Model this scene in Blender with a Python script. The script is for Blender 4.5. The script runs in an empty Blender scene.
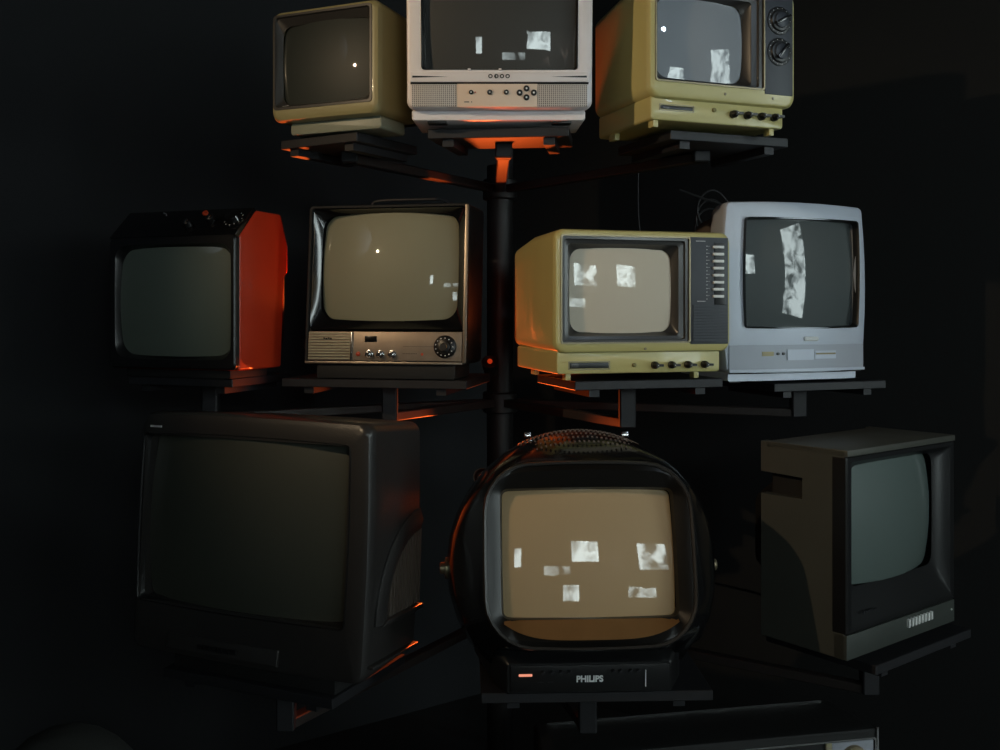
import bpy, bmesh, math, random
from mathutils import Vector, Matrix, Euler
random.seed(7)
C = bpy.context.scene.collection
SC = bpy.context.scene
PI = math.pi
R = math.radians

# ------------------------------------------------------------------ camera, exposure
cd = bpy.data.cameras.new('camera'); cam = bpy.data.objects.new('camera', cd); C.objects.link(cam)
cam.location = (0, 0, 0); cam.rotation_euler = (PI/2, 0, 0)
cd.sensor_width = 36; cd.lens = 36; cd.shift_y = -0.064; cd.clip_start = 0.01
SC.camera = cam
SC.view_settings.view_transform = 'Standard'; SC.view_settings.look = 'None'
SC.view_settings.exposure = 0.0; SC.view_settings.gamma = 1.0; SC.view_settings.use_curve_mapping = False
w = bpy.data.worlds.new('world'); SC.world = w; w.use_nodes = True
w.node_tree.nodes['Background'].inputs[0].default_value = (0.30, 0.36, 0.42, 1)
w.node_tree.nodes['Background'].inputs[1].default_value = 0.0

FLOOR = -1.42; CEIL = 1.75

# light levels -------------------------------------------------
WARM_SPOT = 50.0
RED_LOW = 14.0
RED_TOP = 42.0
COOL_SPOT = 15.0
WALL_FILL = 13.0
LETTER_FILL = 170.0
PIC_LEVEL = 2.6

def lamp(name, kind, loc, aim, power, col, size=0.05, cone=60, blend=0.3, parent=None):
    l = bpy.data.lights.new(name, kind); l.energy = power; l.color = col
    if kind == 'SPOT': l.spot_size = R(cone); l.spot_blend = blend; l.shadow_soft_size = size
    elif kind == 'AREA': l.size = size
    else: l.shadow_soft_size = size
    o = bpy.data.objects.new(name, l); C.objects.link(o)
    o.location = loc
    o.rotation_euler = (Vector(aim)-Vector(loc)).to_track_quat('-Z', 'Y').to_euler()
    if parent: o.parent = parent
    return o

# ------------------------------------------------------------------ materials
def nodes(m): return m.node_tree.nodes, m.node_tree.links
def srgb(r, g, b):
    f = lambda c: (c/255/12.92) if c/255 <= .04045 else ((c/255+.055)/1.055)**2.4
    return (f(r), f(g), f(b), 1)
def mat(name, col, rough=.5, metal=0, coat=0, coatr=.05, spec=.5, noise=.08, nscale=18, bump=0.0, bscale=200):
    m = bpy.data.materials.new(name); m.use_nodes = True; n, l = nodes(m); b = n['Principled BSDF']
    b.inputs['Roughness'].default_value = rough; b.inputs['Metallic'].default_value = metal
    b.inputs['Coat Weight'].default_value = coat; b.inputs['Coat Roughness'].default_value = coatr
    b.inputs['Specular IOR Level'].default_value = spec
    tc = n.new('ShaderNodeTexCoord')
    nz = n.new('ShaderNodeTexNoise'); nz.inputs['Scale'].default_value = nscale; nz.inputs['Detail'].default_value = 5
    l.new(tc.outputs['Object'], nz.inputs['Vector'])
    mx = n.new('ShaderNodeMix'); mx.data_type = 'RGBA'
    mx.inputs[6].default_value = tuple(c*(1-noise*2) for c in col[:3])+(1,)
    mx.inputs[7].default_value = tuple(min(1, c*(1+noise*2)) for c in col[:3])+(1,)
    l.new(nz.outputs['Fac'], mx.inputs[0]); l.new(mx.outputs[2], b.inputs['Base Color'])
    if bump:
        n2 = n.new('ShaderNodeTexNoise'); n2.inputs['Scale'].default_value = bscale
        l.new(tc.outputs['Object'], n2.inputs['Vector'])
        bp = n.new('ShaderNodeBump'); bp.inputs['Strength'].default_value = bump; bp.inputs['Distance'].default_value = .002
        l.new(n2.outputs['Fac'], bp.inputs['Height']); l.new(bp.outputs['Normal'], b.inputs['Normal'])
    return m
def emis(name, col, strength):
    m = bpy.data.materials.new(name); m.use_nodes = True; n, l = nodes(m); b = n['Principled BSDF']
    b.inputs['Base Color'].default_value = (.02, .02, .02, 1)
    b.inputs['Emission Color'].default_value = col; b.inputs['Emission Strength'].default_value = strength
    return m
def dots(name, col, hole, pitch, rad=.32):
    """perforated panel: regular grid of small round dark holes (object coordinates)"""
    m = mat(name, col, .5); n, l = nodes(m); b = n['Principled BSDF']
    tc = n.new('ShaderNodeTexCoord'); sx = n.new('ShaderNodeSeparateXYZ'); l.new(tc.outputs['Object'], sx.inputs[0])
    outs = []
    for ax in ('X', 'Z'):
        a = n.new('ShaderNodeMath'); a.operation = 'DIVIDE'; a.inputs[1].default_value = pitch; l.new(sx.outputs[ax], a.inputs[0])
        f = n.new('ShaderNodeMath'); f.operation = 'FRACT'; l.new(a.outputs[0], f.inputs[0])
        s = n.new('ShaderNodeMath'); s.operation = 'SUBTRACT'; s.inputs[1].default_value = .5; l.new(f.outputs[0], s.inputs[0])
        q = n.new('ShaderNodeMath'); q.operation = 'POWER'; q.inputs[1].default_value = 2; l.new(s.outputs[0], q.inputs[0]); outs.append(q)
    ad = n.new('ShaderNodeMath'); l.new(outs[0].outputs[0], ad.inputs[0]); l.new(outs[1].outputs[0], ad.inputs[1])
    lt = n.new('ShaderNodeMath'); lt.operation = 'LESS_THAN'; lt.inputs[1].default_value = rad*rad; l.new(ad.outputs[0], lt.inputs[0])
    mx = n.new('ShaderNodeMix'); mx.data_type = 'RGBA'; mx.inputs[6].default_value = col; mx.inputs[7].default_value = hole
    l.new(lt.outputs[0], mx.inputs[0]); l.new(mx.outputs[2], b.inputs['Base Color'])
    return m
def glass(name, col, rough=.5):
    return mat(name, col, rough, coat=1.0, coatr=.02, noise=.015, nscale=3, spec=.3)

M = dict(
 wall=mat('black wall paint', srgb(23, 25, 28), .8, noise=.1, nscale=4, bump=.15, bscale=60),
 blackwall=mat('matte black wall paint', srgb(20, 20, 20), .9, noise=.1, nscale=4),
 backwall=mat('dark gallery wall paint', srgb(50, 46, 43), .8, noise=.05, nscale=3),
 floor=mat('dark floor', srgb(38, 36, 35), .5, noise=.2, nscale=6, bump=.1),
 ceil=mat('black ceiling', srgb(22, 22, 22), .9),
 cream=mat('yellowed cream plastic', srgb(198, 186, 122), .34, coat=.25, noise=.04, nscale=9),
 creamA=mat('dull cream plastic', srgb(146, 138, 98), .4, coat=.2, noise=.05, nscale=9),
 baseA=mat('grey green plastic', srgb(128, 132, 116), .45),
 rear=mat('dark brown rear shell', srgb(42, 36, 30), .6),
 pinkgrey=mat('pale grey plastic', srgb(234, 226, 226), .4, noise=.02),
 panelB=mat('warm grey panel', srgb(234, 210, 190), .4, noise=.02),
 grillB=dots('perforated grey panel', srgb(206, 198, 192), srgb(80, 74, 70), .0040),
 black=mat('black plastic', srgb(22, 22, 23), .35, noise=.1),
 visor=mat('dark glossy visor plastic', srgb(20, 18, 16), .32, spec=.4),
 lip=mat('visor lip highlight bronze', srgb(168, 124, 78), .46, metal=.75),  # bronze tone stands in for the highlight on the lower visor rim
 blackmatte=mat('matte black plastic', srgb(14, 14, 14), .7, noise=.1),
 blackgloss=mat('glossy black plastic', srgb(16, 16, 17), .18, coat=.6, coatr=.08),
 brownbez=mat('dark grey brown bezel', srgb(50, 48, 46), .35, coat=.3, coatr=.15),
 navy=mat('dark slate panel', srgb(52, 56, 64), .45),
 chrome=mat('chrome', srgb(200, 200, 200), .22, metal=1, noise=.03),
 dimchrome=mat('lit side chrome strip', srgb(150, 140, 128), .38, metal=1, noise=.05),  # chrome only for the frame sides that catch light
 trim=mat('bronze trim', srgb(150, 138, 112), .35, metal=.7),
 white=mat('white key', srgb(235, 235, 232), .35, noise=.01),
 orange=mat('orange red plastic', srgb(196, 54, 24), .4, coat=.2, noise=.06, nscale=12),
 olive=mat('olive knob', srgb(120, 110, 60), .4),
 silver=mat('silver plastic', srgb(186, 192, 204), .4, metal=.15, noise=.02),
 silverdk=mat('darker silver plastic', srgb(160, 164, 174), .42, metal=.15, noise=.02),
 gold=mat('gold grille', srgb(176, 162, 120), .45),
 brown=mat('taupe shell', srgb(96, 86, 78), .55),
 alu=mat('brushed warm aluminium', srgb(146, 130, 114), .42, metal=.55, noise=.12, nscale=30),
 slat=mat('khaki slats', srgb(160, 152, 122), .5),
 grey=mat('charcoal plastic', srgb(47, 45, 44), .36, coat=.3, coatr=.2, bump=.2, bscale=350),
 taupe=mat('silver brown metal shell', srgb(84, 84, 77), .45, metal=.35, noise=.06, nscale=8),
 chinJ=mat('dull grey metal', srgb(66, 70, 66), .5, metal=.2),
 steel=mat('dark grey steel', srgb(38, 38, 41), .5, metal=.2, noise=.15, nscale=25),
 polemat=mat('black painted steel', srgb(30, 28, 28), .5),
 armmat=mat('lit black painted steel', srgb(52, 46, 44), .45),  # pole paint lightened, so lamplight on the arms is in the colour
 cable=mat('black rubber cable', srgb(26, 24, 24), .5),
 redled=emis('red lamp lens', (1, .06, .01, 1), .4),
 redknob=mat('red knob', srgb(190, 70, 40), .4),
 ivory=mat('painted lettering', srgb(200, 186, 176), .7, noise=.04),
 print=mat('grey lettering', srgb(232, 232, 232), .5, noise=.01),
 darkprint=mat('dark lettering', srgb(40, 36, 32), .5),
 wood=mat('dark stained wood', srgb(40, 30, 24), .5, noise=.25, nscale=5),
 felt=mat('dark grey felt', srgb(30, 31, 28), .9, bump=.3),
)
# tube glass of each set
G = dict(
 A=glass('dark green tube', srgb(44, 49, 46)), B=glass('charcoal tube', srgb(64, 64, 62)),
 C=glass('slate tube', srgb(146, 150, 156)), D=glass('green grey tube', srgb(98, 106, 96)),
 E=glass('khaki tube', srgb(144, 140, 116)), F=glass('beige tube', srgb(212, 200, 180)),
 G=glass('dark teal tube', srgb(74, 80, 80)), H=glass('dark olive tube', srgb(66, 68, 60)),
 I=glass('tan tube', srgb(178, 152, 114)), J=glass('cool green tube', srgb(90, 102, 98)))

# ------------------------------------------------------------------ mesh helpers
def link(name, me, m, parent=None, smooth=35):
    o = bpy.data.objects.new(name, me); C.objects.link(o)
    if m: me.materials.append(m)
    if smooth:
        for p in me.polygons: p.use_smooth = True
        me.set_sharp_from_angle(angle=R(smooth))
    if parent: o.parent = parent
    return o
def fin(name, bm, m, parent=None, smooth=35, xf=None):
    if xf: bmesh.ops.transform(bm, matrix=xf, verts=bm.verts)
    bmesh.ops.recalc_face_normals(bm, faces=bm.faces)
    me = bpy.data.meshes.new(name); bm.to_mesh(me); bm.free()
    s = parent.get('_slant', 0) if parent else 0
    if s:
        for v in me.vertices: v.co.y += s*v.co.z
    return link(name, me, m, parent, smooth)
def ring(x0, x1, z0, z1, r, y, bx=0, bz=0, k=6, m=5, by=0):
    """rounded rectangle outline in the xz plane; bx/bz bow the sides outwards; by bows the middle forwards"""
    cx, cz, hw, hh = (x0+x1)/2, (z0+z1)/2, (x1-x0)/2, (z1-z0)/2
    r = min(r, hw, hh); pts = []
    cs = [(hw-r, hh-r, 0), (-(hw-r), hh-r, 90), (-(hw-r), -(hh-r), 180), (hw-r, -(hh-r), 270)]
    for i, (px, pz, a) in enumerate(cs):
        for j in range(k+1):
            t = R(a+90*j/k); pts.append((px+r*math.cos(t), pz+r*math.sin(t)))
        nx, nz, na = cs[(i+1) % 4]
        s = pts[-1]; e = (nx+r*math.cos(R(na)), nz+r*math.sin(R(na)))
        for j in range(1, m+1):
            t = j/(m+1); pts.append((s[0]+(e[0]-s[0])*t, s[1]+(e[1]-s[1])*t))
    out = []
    for (px, pz) in pts:
        u = px/hw if hw else 0; v = pz/hh if hh else 0
        qx = px + math.copysign(bx*(1-v*v)*abs(u), u); qz = pz + math.copysign(bz*(1-u*u)*abs(v), v)
        out.append(Vector((cx+qx, y-by*(1-u*u), cz+qz)))
    return out
def loft(name, rings, m, parent=None, cap0=False, cap1=False, smooth=35, xf=None):
    bm = bmesh.new(); vs = [[bm.verts.new(p) for p in r] for r in rings]
    for a, b in zip(vs, vs[1:]):
        n = len(a)
        for i in range(n): bm.faces.new((a[i], a[(i+1) % n], b[(i+1) % n], b[i]))
    if cap0: bm.faces.new(vs[0])
    if cap1: bm.faces.new(vs[-1])
    return fin(name, bm, m, parent, smooth, xf)
def tube_face(parent, x0, x1, z0, z1, r, y, Rad, m, bx=.004, bz=.004, name='screen', xf=None):
    """convex picture tube: spherical cap whose rim lies behind y"""
    cx, cz = (x0+x1)/2, (z0+z1)/2; hw, hh = (x1-x0)/2, (z1-z0)/2
    rim = ring(x0, x1, z0, z1, r, 0, bx, bz)
    mid2 = (min(hw, hh))**2
    bm = bmesh.new(); rows = []
    N = 14
    for i in range(N):
        t = 1-i/N; row = []
        for p in rim:
            dx, dz = (p.x-cx)*t, (p.z-cz)*t
            row.append(bm.verts.new((cx+dx, y+(dx*dx+dz*dz-mid2)/(2*Rad), cz+dz)))
        rows.append(row)
    c = bm.verts.new((cx, y-mid2/(2*Rad), cz))
    n = len(rim)
    for a, b in zip(rows, rows[1:]):
        for i in range(n): bm.faces.new((a[i], a[(i+1) % n], b[(i+1) % n], b[i]))
    for i in range(n): bm.faces.new((rows[-1][i], rows[-1][(i+1) % n], c))
    # skirt going backwards so the glass has depth
    sk = [bm.verts.new((p.x, v.co.y+.03, p.z)) for p, v in zip(rim, rows[0])]
    for i in range(n): bm.faces.new((sk[i], sk[(i+1) % n], rows[0][(i+1) % n], rows[0][i]))
    bm.faces.new(sk)
    return fin(name, bm, m, parent, 60, xf)
def bxm(bm, x0, x1, y0, y1, z0, z1):
    vs = [bm.verts.new((x, y, z)) for x in (x0, x1) for y in (y0, y1) for z in (z0, z1)]
    for f in ((0,1,3,2),(4,6,7,5),(0,4,5,1),(2,3,7,6),(0,2,6,4),(1,5,7,3)): bm.faces.new([vs[i] for i in f])
def box(name, x0, x1, y0, y1, z0, z1, m, parent=None, bev=.0, seg=2, xf=None):
    bm = bmesh.new(); bxm(bm, x0, x1, y0, y1, z0, z1)
    if bev: bmesh.ops.bevel(bm, geom=bm.edges[:], offset=bev, segments=seg, affect='EDGES', profile=.6)
    return fin(name, bm, m, parent, 35, xf)
def boxes(name, lst, m, parent=None, xf=None):
    bm = bmesh.new()
    for b in lst: bxm(bm, *b)
    return fin(name, bm, m, parent, 35, xf)
def cyl(name, cx, cz, prof, m, parent=None, seg=24, xf=None, extra=None):
    """turned part with its axis along y; prof = [(y, radius), ...]"""
    bm = bmesh.new(); rs = []
    for (y, r) in prof: rs.append([bm.verts.new((cx+r*math.cos(2*PI*i/seg), y, cz+r*math.sin(2*PI*i/seg))) for i in range(seg)])
    for a, b in zip(rs, rs[1:]):
        for i in range(seg): bm.faces.new((a[i], a[(i+1) % seg], b[(i+1) % seg], b[i]))
    bm.faces.new(rs[0]); bm.faces.new(rs[-1])
    if extra:
        for e in extra: bxm(bm, *e)
    return fin(name, bm, m, parent, 40, xf)
def prism(name, prof, x0, x1, m, parent=None, bev=.0, seg=3):
    """profile in yz extruded along x"""
    bm = bmesh.new(); a = [bm.verts.new((x0, y, z)) for y, z in prof]; b = [bm.verts.new((x1, y, z)) for y, z in prof]
    n = len(prof)
    for i in range(n): bm.faces.new((a[i], a[(i+1) % n], b[(i+1) % n], b[i]))
    bm.faces.new(a); bm.faces.new(b)
    if bev: bmesh.ops.bevel(bm, geom=bm.edges[:], offset=bev, segments=seg, affect='EDGES', profile=.5)
    return fin(name, bm, m, parent)
def cut(o, x0, x1, y0, y1, z0, z1):
    """pocket for a picture tube"""
    c = box('cutter', x0, x1, y0, y1, z0, z1, None, o.parent); md = o.modifiers.new('cut', 'BOOLEAN'); md.object = c; md.operation = 'DIFFERENCE'; md.solver = 'EXACT'
    bpy.context.view_layer.update()
    me = bpy.data.meshes.new_from_object(o.evaluated_get(bpy.context.evaluated_depsgraph_get()))
    o.modifiers.clear(); o.data = me; bpy.data.objects.remove(c); return o
def wire(name, pts, r, m, parent=None, seg=8, sub=6):
    P = [Vector(p) for p in pts]; path = []
    for i in range(len(P)-1):
        p0, p1, p2, p3 = P[max(i-1, 0)], P[i], P[i+1], P[min(i+2, len(P)-1)]
        for j in range(sub):
            t = j/sub
            path.append(.5*((2*p1)+(-p0+p2)*t+(2*p0-5*p1+4*p2-p3)*t*t+(-p0+3*p1-3*p2+p3)*t**3))
    path.append(P[-1])
    bm = bmesh.new(); rs = []; up = Vector((0.123, .2, 1)).normalized()
    for i, p in enumerate(path):
        d = (path[min(i+1, len(path)-1)]-path[max(i-1, 0)]).normalized()
        s = d.cross(up).normalized(); u = s.cross(d)
        rs.append([bm.verts.new(p+r*(math.cos(2*PI*k/seg)*s+math.sin(2*PI*k/seg)*u)) for k in range(seg)])
    for a, b in zip(rs, rs[1:]):
        for k in range(seg): bm.faces.new((a[k], a[(k+1) % seg], b[(k+1) % seg], b[k]))
    bm.faces.new(rs[0]); bm.faces.new(rs[-1])
    return fin(name, bm, m, parent, 60)
def text(name, s, size, loc, m, parent=None, rot=(PI/2, 0, 0), depth=.0006, bold=0.0, sx=1):
    c = bpy.data.curves.new(name, 'FONT'); c.body = s; c.size = size; c.extrude = depth; c.offset = bold
    c.align_x = 'CENTER'; c.align_y = 'CENTER'
    t = bpy.data.objects.new('tmp', c); C.objects.link(t)
    bpy.context.view_layer.update()
    me = bpy.data.meshes.new_from_object(t.evaluated_get(bpy.context.evaluated_depsgraph_get()))
    bpy.data.objects.remove(t)
    me.transform(Matrix.Translation(loc) @ Euler(rot).to_matrix().to_4x4() @ Matrix.Diagonal((sx, 1, 1, 1)))
    s_ = parent.get('_slant', 0) if parent else 0
    if s_:
        for v in me.vertices: v.co.y += s_*v.co.z
    me.materials.clear()
    return link(name, me, m, parent, 0)
def tag(o, label=None, cat=None, group=None, kind=None):
    if label: o['label'] = label
    if cat: o['category'] = cat
    if group: o['group'] = group
    if kind: o['kind'] = kind
    return o
def empty(name, loc, yaw=0, pitch=0, slant=0):
    e = bpy.data.objects.new(name, None); C.objects.link(e); e.location = loc
    e.empty_display_size = .05
    e.rotation_mode = 'XYZ'; e.rotation_euler = (R(pitch), 0, R(yaw))
    if slant: e['_slant'] = slant
    return e
def frame_rings(o, i, y0, lip=.004, r=.012, depth=.02, steps=None):
    """rings from an outer rectangle o inwards and backwards to an inner rectangle i"""
    out = [ring(*o, r, y0+.004), ring(*o, r, y0)]
    q = (o[0]+lip, o[1]-lip, o[2]+lip, o[3]-lip)
    out.append(ring(*q, r, y0))
    out.append(ring(*q, r, y0+.002))
    return out

# ------------------------------------------------------------------ room
def struct(o): o['kind'] = 'structure'; return o
def slab(name, pts, n, m):
    """wall panel: quad pts pushed back along n by 6 cm"""
    bm = bmesh.new(); a = [bm.verts.new(p) for p in pts]; b = [bm.verts.new(Vector(p)+Vector(n)*.06) for p in pts]
    k = len(pts); bm.faces.new(a); bm.faces.new(b)
    for i in range(k): bm.faces.new((a[i], a[(i+1) % k], b[(i+1) % k], b[i]))
    return struct(fin(name, bm, m, None, 0))
apex = (0.05, 3.8); LW = (-2.6, 1.9); RW = (3.0, 1.75)
FY = -1.6; RX = 4.3; LX = -2.6
def wallseg(name, a, b, m):
    d = Vector((b[0]-a[0], b[1]-a[1])); n = Vector((-d.y, d.x)).normalized()
    c = Vector((.3, .6)); mid = (Vector(a)+Vector(b))/2
    if (mid-c).dot(n) < 0: n = -n
    slab(name, [(*a, FLOOR), (*b, FLOOR), (*b, CEIL), (*a, CEIL)], (n.x, n.y, 0), m)
wallseg('wall_back_left', LW, apex, M['wall'])
wallseg('wall_back_right', apex, RW, M['blackwall'])
wallseg('wall_left', LW, (LX, FY), M['wall'])
wallseg('wall_right', (RX, FY), (RX, 1.75), M['backwall'])
wallseg('wall_right_return', RW, (RX, 1.75), M['wall'])
wallseg('wall_front', (LX, FY), (RX, FY), M['backwall'])
poly = [(LX, FY), (RX, FY), (RX, 1.75), RW, apex, LW]
slab('floor', [(x, y, FLOOR) for x, y in poly], (0, 0, -1), M['floor'])
slab('ceiling', [(x, y, CEIL) for x, y in poly], (0, 0, 1), M['ceil'])

# ------------------------------------------------------------------ display stand
POLE = (0.0, 2.9)
stand = empty('display_stand', (POLE[0], POLE[1], FLOOR))
tag(stand, 'black steel pole with arms and flat shelves carrying the televisions', 'display stand')
def W(o):   # builders below work in world coordinates; shift into the stand's frame
    o.location = (-POLE[0], -POLE[1], -FLOOR); return o
def rod(name, p, q, hw, hh, m):
    p, q = Vector(p), Vector(q); d = (q-p); L = d.length; d.normalize()
    up = Vector((0, 0, 1)) if abs(d.z) < .9 else Vector((0, 1, 0))
    s = d.cross(up).normalized(); u = s.cross(d)
    bm = bmesh.new(); bxm(bm, -hw, hw, 0, L, -hh, hh)
    bmesh.ops.bevel(bm, geom=bm.edges[:], offset=min(hw, hh)*.2, segments=1, affect='EDGES')
    mx = Matrix((( s.x, d.x, u.x, p.x), (s.y, d.y, u.y, p.y), (s.z, d.z, u.z, p.z), (0, 0, 0, 1)))
    bmesh.ops.transform(bm, matrix=mx, verts=bm.verts)
    return W(fin(name, bm, m, stand))
def vcyl(name, x, y, prof, m, seg=28):
    bm = bmesh.new(); rs = [[bm.verts.new((x+r*math.cos(2*PI*i/seg), y+r*math.sin(2*PI*i/seg), z)) for i in range(seg)] for z, r in prof]
    for a, b in zip(rs, rs[1:]):
        for i in range(seg): bm.faces.new((a[i], a[(i+1) % seg], b[(i+1) % seg], b[i]))
    bm.faces.new(rs[0]); bm.faces.new(rs[-1])
    return W(fin(name, bm, m, stand))
vcyl('pole', *POLE, [(FLOOR+.01, .038), (.42, .038)], M['polemat'])
vcyl('base_plate', *POLE, [(FLOOR, .30), (FLOOR+.014, .30), (FLOOR+.02, .29), (FLOOR+.02, .05), (FLOOR+.06, .046)], M['polemat'])
ARM = {1: .351, 2: -.264, 3: -.880}
TOP = {1: .385, 2: -.158, 3: -.745}
for k in ARM: vcyl('collar', *POLE, [(ARM[k]-.03, .046), (ARM[k]-.026, .05), (ARM[k]+.026, .05), (ARM[k]+.03, .046)], M['polemat'])
def shelf_at(row, sx, sy, yaw, wd, dp, dz=0, tilt=0):
    a = ARM[row]; t = TOP[row]+dz
    rod('arm', (POLE[0], POLE[1], a), (sx, sy, a), .014, .011, M['armmat'])
    if t-.02-(a-.011) > .01: rod('post', (sx, sy, a-.011), (sx, sy, t-.018), .019, .016, M['steel'])
    bm = bmesh.new(); bxm(bm, -wd/2, wd/2, -dp/2, dp/2, -.02, 0)
    bmesh.ops.bevel(bm, geom=bm.edges[:], offset=.0015, segments=1, affect='EDGES')
    for s in (-1, 1): bxm(bm, s*wd*.36-.012, s*wd*.36+.012, -dp*.45, dp*.45, -.036, -.0195)
    mx = Matrix.Translation((sx, sy, t)) @ Euler((R(tilt), 0, R(yaw))).to_matrix().to_4x4()
    bmesh.ops.transform(bm, matrix=mx, verts=bm.verts)
    return W(fin('shelf', bm, M['steel'], stand))

# ------------------------------------------------------------------ televisions
def tv(label, x, y, z, yaw, pitch=0, slant=0, name='television'):
    t = empty(name, (x, y, z), yaw, pitch, slant); tag(t, label, 'television'); return t
def cabinet(t, o, r, secs, m, y0=0, name='cabinet', hole=None, bx=0, bz=0, fr=.008, by=0):
    """shell: lofted from the rear sections to a rounded front edge, then in to the hole for the picture tube"""
    rs = []
    for (y, dx, dz0, dz1) in reversed(secs):       # insets: sides, bottom, top
        rs.append(ring(o[0]+dx, o[1]-dx, o[2]+dz0, o[3]-dz1, r, y, bx, bz))
    rs.append(ring(*o, r, y0+fr, bx, bz))
    rs.append(ring(o[0]+fr*.3, o[1]-fr*.3, o[2]+fr*.3, o[3]-fr*.3, r, y0+fr*.3, bx, bz, by=by))
    rs.append(ring(o[0]+fr, o[1]-fr, o[2]+fr, o[3]-fr, max(r-fr, .003), y0, bx, bz, by=by))
    if hole:
        rs.append(ring(*hole, .006, y0, by=by)); rs.append(ring(*hole, .006, y0+.05))
        return loft(name, rs, m, t, True, True)
    return loft(name, rs, m, t, True, True)

# ---- A: small cream set, top row left
t = tv('small cream television with a dark screen at the left end of the top shelf row', -.380, 2.151, .415, -23.5)
cabinet(t, (-.137, .137, 0, .243), .02, [(.02, 0, 0, 0), (.14, .002, .003, .003), (.2, .012, .012, .012)], M['creamA'], hole=(-.129, .121, .026, .234), fr=.012)
loft('rear_shell', [ring(-.124, .124, .01, .23, .02, .2), ring(-.124, .124, .01, .23, .02, .215), ring(-.09, .09, .03, .19, .02, .29)], M['rear'], t, True, True)
loft('bezel', [ring(-.129, .121, .026, .234, .008, .01), ring(-.129, .121, .026, .234, .008, -.002), ring(-.124, .116, .031, .229, .008, -.002),
     ring(-.122, .114, .033, .227, .008, .003), ring(-.110, .110, .039, .209, .018, .012, .002, .002)], M['brownbez'], t)
tube_face(t, -.110, .110, .039, .209, .018, .009, .58, G['A'])
text('lettering', '____', .008, (-.095, -.0035, .036), M['print'], t)
cabinet(t, (-.104, .127, -.026, .002), .006, [(.036, 0, 0, 0), (.13, 0, 0, 0)], M['baseA'], y0=.028, name='base', fr=.003)
shelf_at(1, -.345, 2.30, -31, .22, .22)

# ---- B: pale grey set, top row middle
t = tv('pale grey television with small round buttons in the middle of the top shelf row', -.001, 2.05, .414, 0, 4.0)
cabinet(t, (-.19, .19, 0, .345), .016, [(.02, 0, 0, 0), (.06, .002, .002, .002), (.11, .012, .006, .01)], M['pinkgrey'], hole=(-.160, .160, .079, .318))
loft('rear_shell', [ring(-.178, .178, .006, .335, .02, .1), ring(-.17, .17, .012, .32, .03, .18), ring(-.12, .12, .03, .25, .03, .36)], M['brown'], t, True, True)
loft('bezel', [ring(-.160, .160, .079, .318, .008, .005), ring(-.160, .160, .079, .318, .008, -.001), ring(-.157, .157, .082, .315, .010, .012)], M['black'], t)
tube_face(t, -.157, .157, .082, .315, .012, .012, 1.0, G['B'], .0, .001)
# raised lower panels
box('brow_panel', -.182, .182, -.006, .004, .054, .074, M['pinkgrey'], t, .002)
for s in (-1, 1):
    g = prism('groove', [(-.0068, .0), (-.0068, .0045), (-.002, .0045), (-.002, 0)], 0, .001, M['black'], t)
    for v in g.data.vertices:
        inner = v.co.x < .0005
        v.co.z = .0625 if (inner or v.co.z < .001) else .0665
        if inner: v.co.z = .0645 + (.0002 if v.co.z > .1 else 0)
        v.co.x = s*(.105 if inner else .178)
box('speaker_grille', -.179, -.087, -.005, .003, .004, .049, M['grillB'], t, .0008)
box('speaker_grille', .078, .179, -.005, .003, .004, .049, M['grillB'], t, .0008)
box('control_panel', -.0865, .0775, -.0065, .003, .003, .050, M['panelB'], t, .0008)
box('seam', -.182, .182, -.002, .003, .050, .054, M['blackmatte'], t)
for (x, z, r) in [(-.058, .033, .0045), (-.020, .033, .0052), (.014, .033, .0052), (.041, .032, .0062), (.055, .0405, .0062), (.070, .032, .0062), (.055, .0225, .0062)]:
    b = cyl('button', x, z, [(-.006, r), (-.0095, r), (-.0105, r*.8), (-.0105, r*.45)], M['black'], t, 20)
    cyl('button_mark', x, z, [(-.0104, r*.32), (-.0109, r*.3)], M['print'], b, 12)
cyl('indicator_light', -.0495, .033, [(-.006, .0016), (-.0078, .0014)], M['redknob'], t, 12)
boxes('lettering', [(-.072, -.062, -.0068, -.0062, .0125, .0145), (-.058, -.056, -.0068, -.0062, .0125, .0145)], M['darkprint'], t)
bm = bmesh.new()   # embossed maker's mark: four small rings
for i, x in enumerate((-.0185, -.0065, .005, .0165)):
    for k in range(14):
        a0, a1 = 2*PI*k/14, 2*PI*(k+1)/14
        vs = [bm.verts.new((x+rr*math.cos(a), -.0068, .0655+rr*.95*math.sin(a))) for a, rr in ((a0, .0046), (a1, .0046), (a1, .0024), (a0, .0024))]
        bm.faces.new(vs)
bxm(bm, -.0085, -.0070, -.0070, -.0064, .061, .070)
fin('maker_mark', bm, M['darkprint'], t)
for x in (-.062, .001): box('reflection_dot', x-.003, x+.003, -.004, .004, .0775, .082, M['pinkgrey'], t, .001)  # pale blocks imitating two bright reflections at the screen's lower edge
loft('base', [ring(-.182, .178, -.021, .002, .006, y) for y in (.26, .027)]+[ring(-.180, .176, -.019, .0, .005, .024)], M['pinkgrey'], t, True, True)
for x in (-.13, .13): box('foot', x-.02, x+.02, .03, .07, -.026, -.020, M['black'], t, .002)
shelf_at(1, .008, 2.235, -6, .30, .25, .010, 4.0)

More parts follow.
